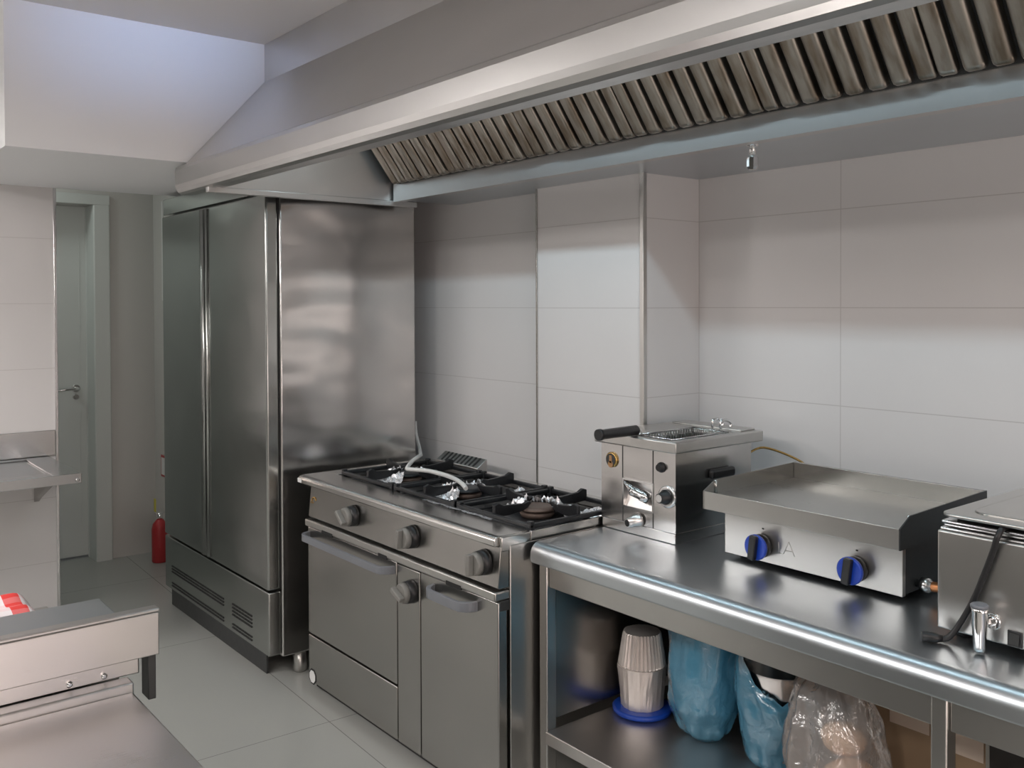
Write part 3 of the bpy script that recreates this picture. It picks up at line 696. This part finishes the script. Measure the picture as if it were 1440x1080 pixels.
# ------------------------------------------------------------------ bain-marie
bm_ = Thing('bain_marie', 'stainless steel countertop bain-marie with lid, tap and black cord', 'food warmer', (-.80, 2.34, .87))
BX0, BX1, BY0, BY1 = -1.034, -.45, 2.074, 2.58
bb = bm_.part('body', MB().box(BX0, BX1, BY0, BY1, .889, 1.113, .004), 'steel')
for x in (BX0 + .04, BX1 - .04):
    for y in (BY0 + .05, BY1 - .05): bm_.part('foot', MB().cyl((x, y, .8705), (x, y, .8895), .018), 'black_plastic')
for z, dx in ((1.1135, .004), (1.1215, .010), (1.1295, .006)):
    bm_.part('pan_rim', MB().box(BX0 + dx, BX1 - dx, BY0 + dx, BY1 - dx, z, z + .0065, .003), 'steel_bright')
bm_.part('inner_pan', MB().box(BX0 + .03, BX1 - .03, BY0 + .03, BY1 - .03, 1.1362, 1.146, .002), 'dark')
ld = MB(); r = .05
def rrect(x0, x1, y0, y1, r, n=6):
    out = []
    for cx_, cy_, a0 in ((x1 - r, y1 - r, 0), (x0 + r, y1 - r, PI / 2), (x0 + r, y0 + r, PI), (x1 - r, y0 + r, 1.5 * PI)):
        for i in range(n + 1):
            a = a0 + PI / 2 * i / n; out.append((cx_ + r * math.cos(a), cy_ + r * math.sin(a)))
    return out
ld.prism(rrect(BX0 + .004, BX1 - .004, BY0 - .006, BY1, .035), 'Z', 1.1462, 1.154, .003)
ld.prism(rrect(BX0 + .05, BX1 - .05, BY0 + .045, BY1 - .045, .04), 'Z', 1.1535, 1.157, .003, 2)
lid = bm_.part('lid', ld, 'steel')
tx = -.919
tap = bm_.part('tap', MB().lathe((tx, 2.032, .876), (tx, 2.032, .972), [(0, .011), (.12, .013), (.62, .016), (.9, .016), (1, .018)], 20).cyl((tx, 2.032, .935), (tx + .010, BY0, .935), .010), 'chrome', bb)
bm_.part('tap_cap', MB().lathe((tx, 2.032, .972), (tx, 2.032, .980), [(0, .019), (.6, .019), (1, .015)], 20), 'handle_grey', tap, label='grey-blue tap cap')
bm_.part('tap_flange', MB().lathe((tx + .010, BY0 + .001, .935), (tx + .010, BY0 - .006, .935), [(0, .019), (1, .016)], 20), 'chrome', tap)
sw = bm_.part('switch', MB().box(-.878, -.848, BY0 - .004, BY0 + .001, .893, .926, .001), 'black_plastic', bb)
bm_.part('switch_rocker', MB().prism([(BY0 - .004, .898), (BY0 - .009, .898), (BY0 - .005, .921), (BY0 - .004, .921)], 'X', -.873, -.853), 'grey_dark', sw)
cord = bm_.part('power_cord', MB().tube([(-.885, 2.14, 1.141), (-.890, 2.085, 1.143), (-.894, 2.062, 1.128), (-.905, 2.061, 1.09), (-.925, 2.060, 1.03), (-.945, 2.058, .975), (-.970, 2.052, .92), (-.990, 2.04, .885), (-1.008, 2.028, .8785)], .0065, 10), 'black_plastic')
bm_.part('plug', MB().lathe((-1.000, 2.032, .8815), (-1.035, 2.008, .8825), [(0, .007), (.3, .0105), (1, .0115)], 14), 'black_plastic', cord)

# ------------------------------------------------------------------ things on the undershelf
blid = MB().lathe((-2.13, 2.265, SH), (-2.13, 2.265, SH + .022), [(0, .078), (.3, .098), (.8, .100), (1, .092)], 40)
single('round_tray', blid, 'blue_lid', (-2.13, 2.265, SH + .0005), 'round blue plastic tray under the stack of foil containers', 'tray')
def fluted(cx_, cy_, z0, z1, r0, r1, amp, n=72, seed=0, jit=.0):
    mb = MB(); rings = []
    for t in (0, .04, .5, .94, 1):
        rr = r0 + (r1 - r0) * t
        rings.append([])
        for i in range(n):
            a = 2 * PI * i / n; w = amp * (1 if i % 2 else -1) * (1 if .02 < t < .98 else .3) + jit * mnoise.noise(Vector((math.cos(a) * 3, math.sin(a) * 3, t * 2 + seed)))
            rings[-1].append(mb.bm.verts.new((cx_ + (rr + w) * math.cos(a), cy_ + (rr + w) * math.sin(a), z0 + (z1 - z0) * t)))
    for a_, b_ in zip(rings, rings[1:]):
        for i in range(n): mb.bm.faces.new((a_[i], a_[(i + 1) % n], b_[(i + 1) % n], b_[i]))
    mb.bm.faces.new(rings[0][::-1]); mb.bm.faces.new(rings[-1])
    return mb
FC = 'foil containers on the undershelf'
single('foil_container', fluted(-2.135, 2.27, SH + .0225, .425, .070, .082, .0005, 48, 1, .005), 'tray_foil', (-2.135, 2.27, SH + .0225), 'smooth-sided foil container sitting on the round blue tray', 'foil container', FC)
single('foil_container', fluted(-2.135, 2.27, .4255, .535, .077, .060, .0040, 72, 2, .003), 'tray_foil', (-2.135, 2.27, .4255), 'upturned fluted foil container on top of the smooth one', 'foil container', FC)

def bag(cx_, cy_, z0, h_, prof, seed, amp=.012, squash=.8, n=56, m=30, lean=(0, 0), closed=False, dip=0):
    """plastic bag: lathe profile of (height fraction, radius) pushed about by folds"""
    mb = MB()
    def rad(t):
        for (a, ra), (b_, rb) in zip(prof, prof[1:]):
            if a <= t <= b_:
                k = (t - a) / (b_ - a); k = k * k * (3 - 2 * k); return ra + (rb - ra) * k
        return prof[-1][1]
    def fn_(u, v):
        a = 2 * PI * u; r_ = rad(v)
        d_ = Vector((math.cos(a), math.sin(a) * squash, 0))
        fold = mnoise.noise(Vector((math.cos(a) * 2.6 + seed, math.sin(a) * 2.6, v * 2.2))) * amp * 1.6
        fold += abs(mnoise.noise(Vector((math.cos(a) * 7 + seed * 2, math.sin(a) * 7, v * 3.0)))) * amp * .9
        fold += mnoise.noise(Vector((math.cos(a) * 12 + seed * 3, math.sin(a) * 12, v * 16.0))) * amp * .35
        if v < .02: fold *= .2
        z = z0 + h_ * v * (1 - dip * max(0, math.cos(a - math.atan2(-.75, .65))) * v) + (mnoise.noise(Vector((math.cos(a) * 3, math.sin(a) * 3, seed))) * .02 * v)
        return Vector((cx_ + lean[0] * v, cy_ + lean[1] * v, z)) + d_ * max(.004, r_ + fold)
    mb.grid(n, m, fn_, closed_x=True)
    vs = mb.bm.verts[:]
    mb.bm.verts.ensure_lookup_table()
    mb.bm.faces.new([mb.bm.verts[i] for i in range(n)][::-1])
    if closed: mb.bm.faces.new([mb.bm.verts[(m - 1) * n + i] for i in range(n)])
    bmesh.ops.recalc_face_normals(mb.bm, faces=mb.bm.faces)
    return mb
BG = 'blue bags on the undershelf'
Z0 = SH + .001
b1 = Thing('plastic_bag', 'blue plastic bag with a tall can inside, next to the foil containers', 'bag', (-1.89, 2.30, Z0), BG)
b1.part('film', bag(-1.882, 2.29, Z0, .385, [(0, .050), (.10, .080), (.3, .108), (.6, .118), (.85, .115), (1, .110)], 1.3, .011, .95), 'blue_film')
b1.part('can', MB().lathe((-1.878, 2.29, Z0 + .09), (-1.878, 2.29, Z0 + .34), [(0, .068), (.03, .072), (.97, .076), (1, .072)], 32), 'tray_foil', label='tall metal can inside the bag')
b2 = Thing('plastic_bag', 'blue plastic bag wrapped around a steel pot, right of the other blue bag', 'bag', (-1.62, 2.31, Z0), BG)
b2.part('film', bag(-1.628, 2.31, Z0, .39, [(0, .065), (.08, .095), (.3, .112), (.6, .122), (.8, .124), (1, .112)], 5.1, .010, 1.0, lean=(0, .01), dip=.42), 'blue_film')
b2.part('pot', MB().lathe((-1.620, 2.31, Z0 + .04), (-1.620, 2.31, Z0 + .295), [(0, .078), (.03, .086), (.96, .100), (1, .104)], 40, cap=False), 'steel_bright', label='steel pot inside the bag')
b3 = Thing('plastic_bag', 'clear plastic bag of bread rolls in front of the cardboard box', 'bag', (-1.36, 2.20, Z0))
b3.part('film', bag(-1.345, 2.185, Z0, .40, [(0, .09), (.08, .122), (.35, .135), (.6, .125), (.8, .10), (.93, .06), (1, .035)], 9.4, .014, .95, lean=(-.05, .03)), 'clear_film')
def roll(cx_, cy_, cz_, a, b_, c_, rz):
    mb = MB(); bmesh.ops.create_uvsphere(mb.bm, u_segments=24, v_segments=14, radius=1)
    for v in mb.bm.verts:
        k = 1 + .06 * mnoise.noise(v.co * 2 + Vector((cx_ * 9, 0, 0)))
        v.co = RZ(rz) @ Vector((v.co.x * a * k, v.co.y * b_ * k, v.co.z * c_ * k)) + Vector((cx_, cy_, cz_))
    for f in mb.bm.faces: f.smooth = True
    return mb
for x, y, z, a, rz in ((-1.30, 2.14, .325, .072, .3), (-1.39, 2.16, .325, .066, 1.1), (-1.335, 2.23, .325, .066, 2.0), (-1.30, 2.16, .410, .070, .8), (-1.345, 2.20, .480, .060, .2)):
    b3.part('bread_roll', roll(x, y, z, a, .048, .042, rz), 'bread')
cbx = Thing('cardboard_box', 'brown cardboard box with pale labels at the back of the undershelf', 'box', (-1.18, 2.50, Z0))
cbx.part('carton', MB().box(-1.43, -.985, 2.37, 2.68, Z0, Z0 + .33, .003), 'card')
cbx.part('flap', MB().box(-1.43, -.985, 2.315, 2.369, Z0 + .318, Z0 + .322, rot=RX(-.25), piv=(-1.2, 2.36, Z0 + .32)), 'card')
cbx.part('label', MB().box(-1.31, -1.20, 2.368, 2.3698, .49, .545), 'label')
cbx.part('label', MB().box(-1.135, -1.06, 2.368, 2.3698, .47, .53), 'label')

# ------------------------------------------------------------------ left: wall shelf
ws = Thing('wall_shelf', 'stainless steel wall-hung drainer shelf on the tiled wall at left', 'shelf', (-4.83, .6, .64))
LX = -5.149
shp = MB()
shp.box(-5.148, -4.522, .08, 1.102, .832, .860, .004)
shp.box(-5.148, -4.522, .08, .135, .860, .868, .003).box(-5.148, -4.522, .985, 1.102, .860, .868, .003)
shp.box(-5.148, -5.09, .135, .985, .860, .868, .003).box(-4.60, -4.522, .135, .985, .860, .868, .003)
ws.part('drainer_top', shp, 'steel_bright')
ws.part('front_edge', MB().box(-4.5215, -4.512, .08, 1.104, .822, .869, .003), 'steel_bright')
ws.part('backsplash', MB().box(LX, -5.134, .08, 1.132, .8695, .998, .002), 'steel_bright')
ws.part('rivet', MB().lathe((-4.5125, 1.085, .838), (-4.508, 1.085, .838), [(0, .010), (1, .006)], 14), 'chrome')
for y in (.25, 1.045):
    ws.part('bracket', MB().prism([(-5.148, .831), (-4.70, .831), (-4.72, .815), (-5.10, .665), (-5.148, .640)], 'Y', y - .012, y + .012), 'steel_dull')

# ------------------------------------------------------------------ foreground prep counter
pc = Thing('prep_counter', 'stainless steel prep counter with raised back ledge in the foreground', 'counter', (-1.7, -.3, 0))
PY0, PY1 = -1.20, .565
pc.part('worktop', MB().box(-1.930, -1.28, PY0, PY1, .812, .850, .005, 3), 'steel_prep')
pc.part('upstand', MB().box(-1.972, -1.9305, PY0, PY1 + .002, .812, .868, .004).box(-1.990, -1.9725, PY0, PY1 + .025, .868, .912, .003), 'steel_prep')
for y in (.455, .520, .14): pc.part('screw', MB().lathe((-1.9725, y, .880), (-1.966, y, .880), [(0, .0065), (.5, .0065), (1, .003)], 12), 'chrome')
pc.part('cabinet', MB().box(-2.40, -1.33, PY0 + .01, PY1 - .035, .10, .8115, .004), 'steel')
for x in (-2.33, -1.41):
    for y in (PY0 + .1, PY1 - .12): pc.part('leg', MB().cyl((x, y, 0), (x, y, .1005), .025), 'steel')
pc.part('ledge_panel', MB().box(-1.958, -1.945, PY0, .622, .908, .996, .002).box(-1.975, -1.945, PY0, .624, .996, 1.004, .003), 'steel_prep')
pc.part('ledge_top', MB().box(-2.175, -1.9755, PY0, .566, .955, .980, .004), 'steel_top')
pc.part('ledge_riser', MB().box(-2.165, -1.992, PY0, .556, .812, .9545, .003), 'steel')
pc.part('end_bracket', MB().box(-2.004, -1.9585, .6035, .6195, .812, .950, .002), 'grey_dark')
pc.part('rear_shelf', MB().box(-2.46, -2.166, PY0, .52, .8118, .900, .004), 'steel')
def cloth():
    mb = MB()
    def fn_(u, v):
        x = -2.44 + .255 * v; y = .10 + .375 * u
        e = min(u, 1 - u, v, 1 - v); k = min(1, e / .10); k = math.sin(k * PI / 2)
        z = .901 + .052 * k ** .5 + (.006 * mnoise.noise(Vector((u * 5, v * 4, 2))) + .004 * math.sin(v * 14)) * k
        if e <= 0: z = .901
        return Vector((x + (.012 * (.5 - v) * (1 - k)), y, z))
    mb.grid(40, 30, fn_)
    rim_ = [v for v in mb.bm.verts if v.is_boundary]
    es = [e for e in mb.bm.edges if e.is_boundary]
    bmesh.ops.contextual_create(mb.bm, geom=es)
    bmesh.ops.recalc_face_normals(mb.bm, faces=mb.bm.faces)
    return mb
single('folded_cloth', cloth(), 'check', (-2.31, .27, .9005), 'folded red and white checked cloth behind the prep counter ledge', 'cloth')

# ------------------------------------------------------------------ passage bits
fe = Thing('fire_extinguisher', 'small red fire extinguisher on the passage floor beside the refrigerator', 'fire extinguisher', (-5.985, 1.925, 0))
fe.part('cylinder', MB().lathe((-5.985, 1.925, 0), (-5.985, 1.925, .27), [(0, .046), (.02, .050), (.78, .050), (.9, .042), (.97, .026), (1, .02)], 28), 'red')
fe.part('valve', MB().lathe((-5.985, 1.925, .27), (-5.985, 1.925, .31), [(0, .018), (1, .016)], 14).box(-5.995, -5.975, 1.895, 1.955, .305, .318, .003), 'chrome')
fe.part('tag', MB().box(-6.02, -5.99, 1.90, 1.904, .318, .40), 'yellow')
sg = Thing('wall_sign', 'small white sign with red edge low on the passage wall', 'sign', (-6.03, 1.98, .52))
sg.part('plate', MB().box(-6.12, -5.94, 1.978, 1.9845, .52, .66, .002), 'red')
sg.part('face', MB().box(-6.105, -5.955, 1.9765, 1.9781, .535, .645), 'white_plastic')

# ------------------------------------------------------------------ lights: ceiling panels of the room, lamp inside the hood
def area(name, loc, size, energy, col, rot=(0, 0, 0), spread=PI):
    l = bpy.data.lights.new(name, 'AREA'); l.shape = 'RECTANGLE'; l.size, l.size_y = size; l.energy = energy; l.color = col; l.spread = spread
    o = bpy.data.objects.new(name, l); COL.objects.link(o); o.location = loc; o.rotation_euler = rot
    return o
for i, (x, y, en, cc, lb) in enumerate(((1.0, -.30, 22, (1, .88, .82), 'hung warm ceiling light at the right end of the room'), (-.75, -1.2, 25, (1, .95, .92), 'hung ceiling light above the camera'), (-2.5, -1.2, 34, (1, .96, .94), 'hung ceiling light over the prep counter'), (-4.25, -1.0, 36, (1, .96, .94), 'hung ceiling light left of the soffit'))):
    LZ = CEIL - .28
    cl_ = Thing('ceiling_light', lb, 'light', (x, y, LZ), 'ceiling lights')
    fm = MB()
    for q in (-1, 1):
        fm.box(x - .32, x + .32, y + q * .31 - .01, y + q * .31 + .01, LZ, LZ + .05, .003).box(x + q * .31 - .01, x + q * .31 + .01, y - .30, y + .30, LZ, LZ + .05, .003)
    cl_.part('frame', fm, 'white_plastic')
    cl_.part('diffuser', MB().box(x - .30, x + .30, y - .30, y + .30, LZ + .010, LZ + .040), 'lamp')
    for q in (-1, 1): cl_.part('hanger', MB().cyl((x + q * .31, y, LZ + .05), (x + q * .31, y, CEIL), .004, None, 8), 'chrome')
    area('ceiling_panel_light', (x, y, LZ + .005), (.59, .59), en, cc)
    area('ceiling_uplight', (x, y, LZ + .046), (.59, .59), en * .38, cc, rot=(PI, 0, 0))  # upward light added to brighten the ceiling
area('passage_light', (-5.85, .75, CEIL - .03), (.3, .3), 5, (.93, 1, .96))
area('hood_tube_light', (-1.45, 1.79, 2.54), (4.0, .04), 14, (.68, .89, 1.0), rot=(math.radians(45), 0, 0))

area('doorway_light', (2.185, .55, 1.05), (.96, 1.95), 26, (1, .85, .80), rot=(0, math.radians(90), 0))  # warm light added to brighten surfaces facing the right end
tgt = Vector((-3.9, 1.25, 2.74)); src = Vector((2.18, 1.20, 2.52))
area('transom_daylight', src, (.86, .10), .42, (.42, .58, 1.0), rot=(tgt - src).to_track_quat('-Z', 'Y').to_euler(), spread=math.radians(8))  # narrow bluish beam added to tint the top of the soffit

w = bpy.data.worlds.new('world'); S.world = w; w.use_nodes = True
w.node_tree.nodes['Background'].inputs['Color'].default_value = (.5, .52, .55, 1)
w.node_tree.nodes['Background'].inputs['Strength'].default_value = .15

# ------------------------------------------------------------------ camera
cam = bpy.data.cameras.new('camera'); co = bpy.data.objects.new('camera', cam); COL.objects.link(co)
F, YAW, PIT, ROL, CX, CY = 1300.83, math.radians(51.225), math.radians(-.884), math.radians(-.199), 720., 448.1
fw = Vector((-math.sin(YAW) * math.cos(PIT), math.cos(YAW) * math.cos(PIT), math.sin(PIT)))
rt = Vector((math.cos(YAW), math.sin(YAW), 0)); up = rt.cross(fw)
r2 = rt * math.cos(ROL) + up * math.sin(ROL); u2 = up * math.cos(ROL) - rt * math.sin(ROL)
mt = Matrix((r2, u2, -fw)).transposed().to_4x4(); mt.translation = (0, 0, 1.63)
co.matrix_world = mt
cam.sensor_width = 36; cam.sensor_fit = 'HORIZONTAL'; cam.lens = F / 1440 * 36
cam.shift_x = (720 - CX) / 1440; cam.shift_y = (CY - 540) / 1440
cam.clip_start = .05
S.camera = co
S.view_settings.view_transform = 'Standard'; S.view_settings.look = 'None'; S.view_settings.gamma = 1
S.view_settings.use_curve_mapping = False
S.view_settings.exposure = .10
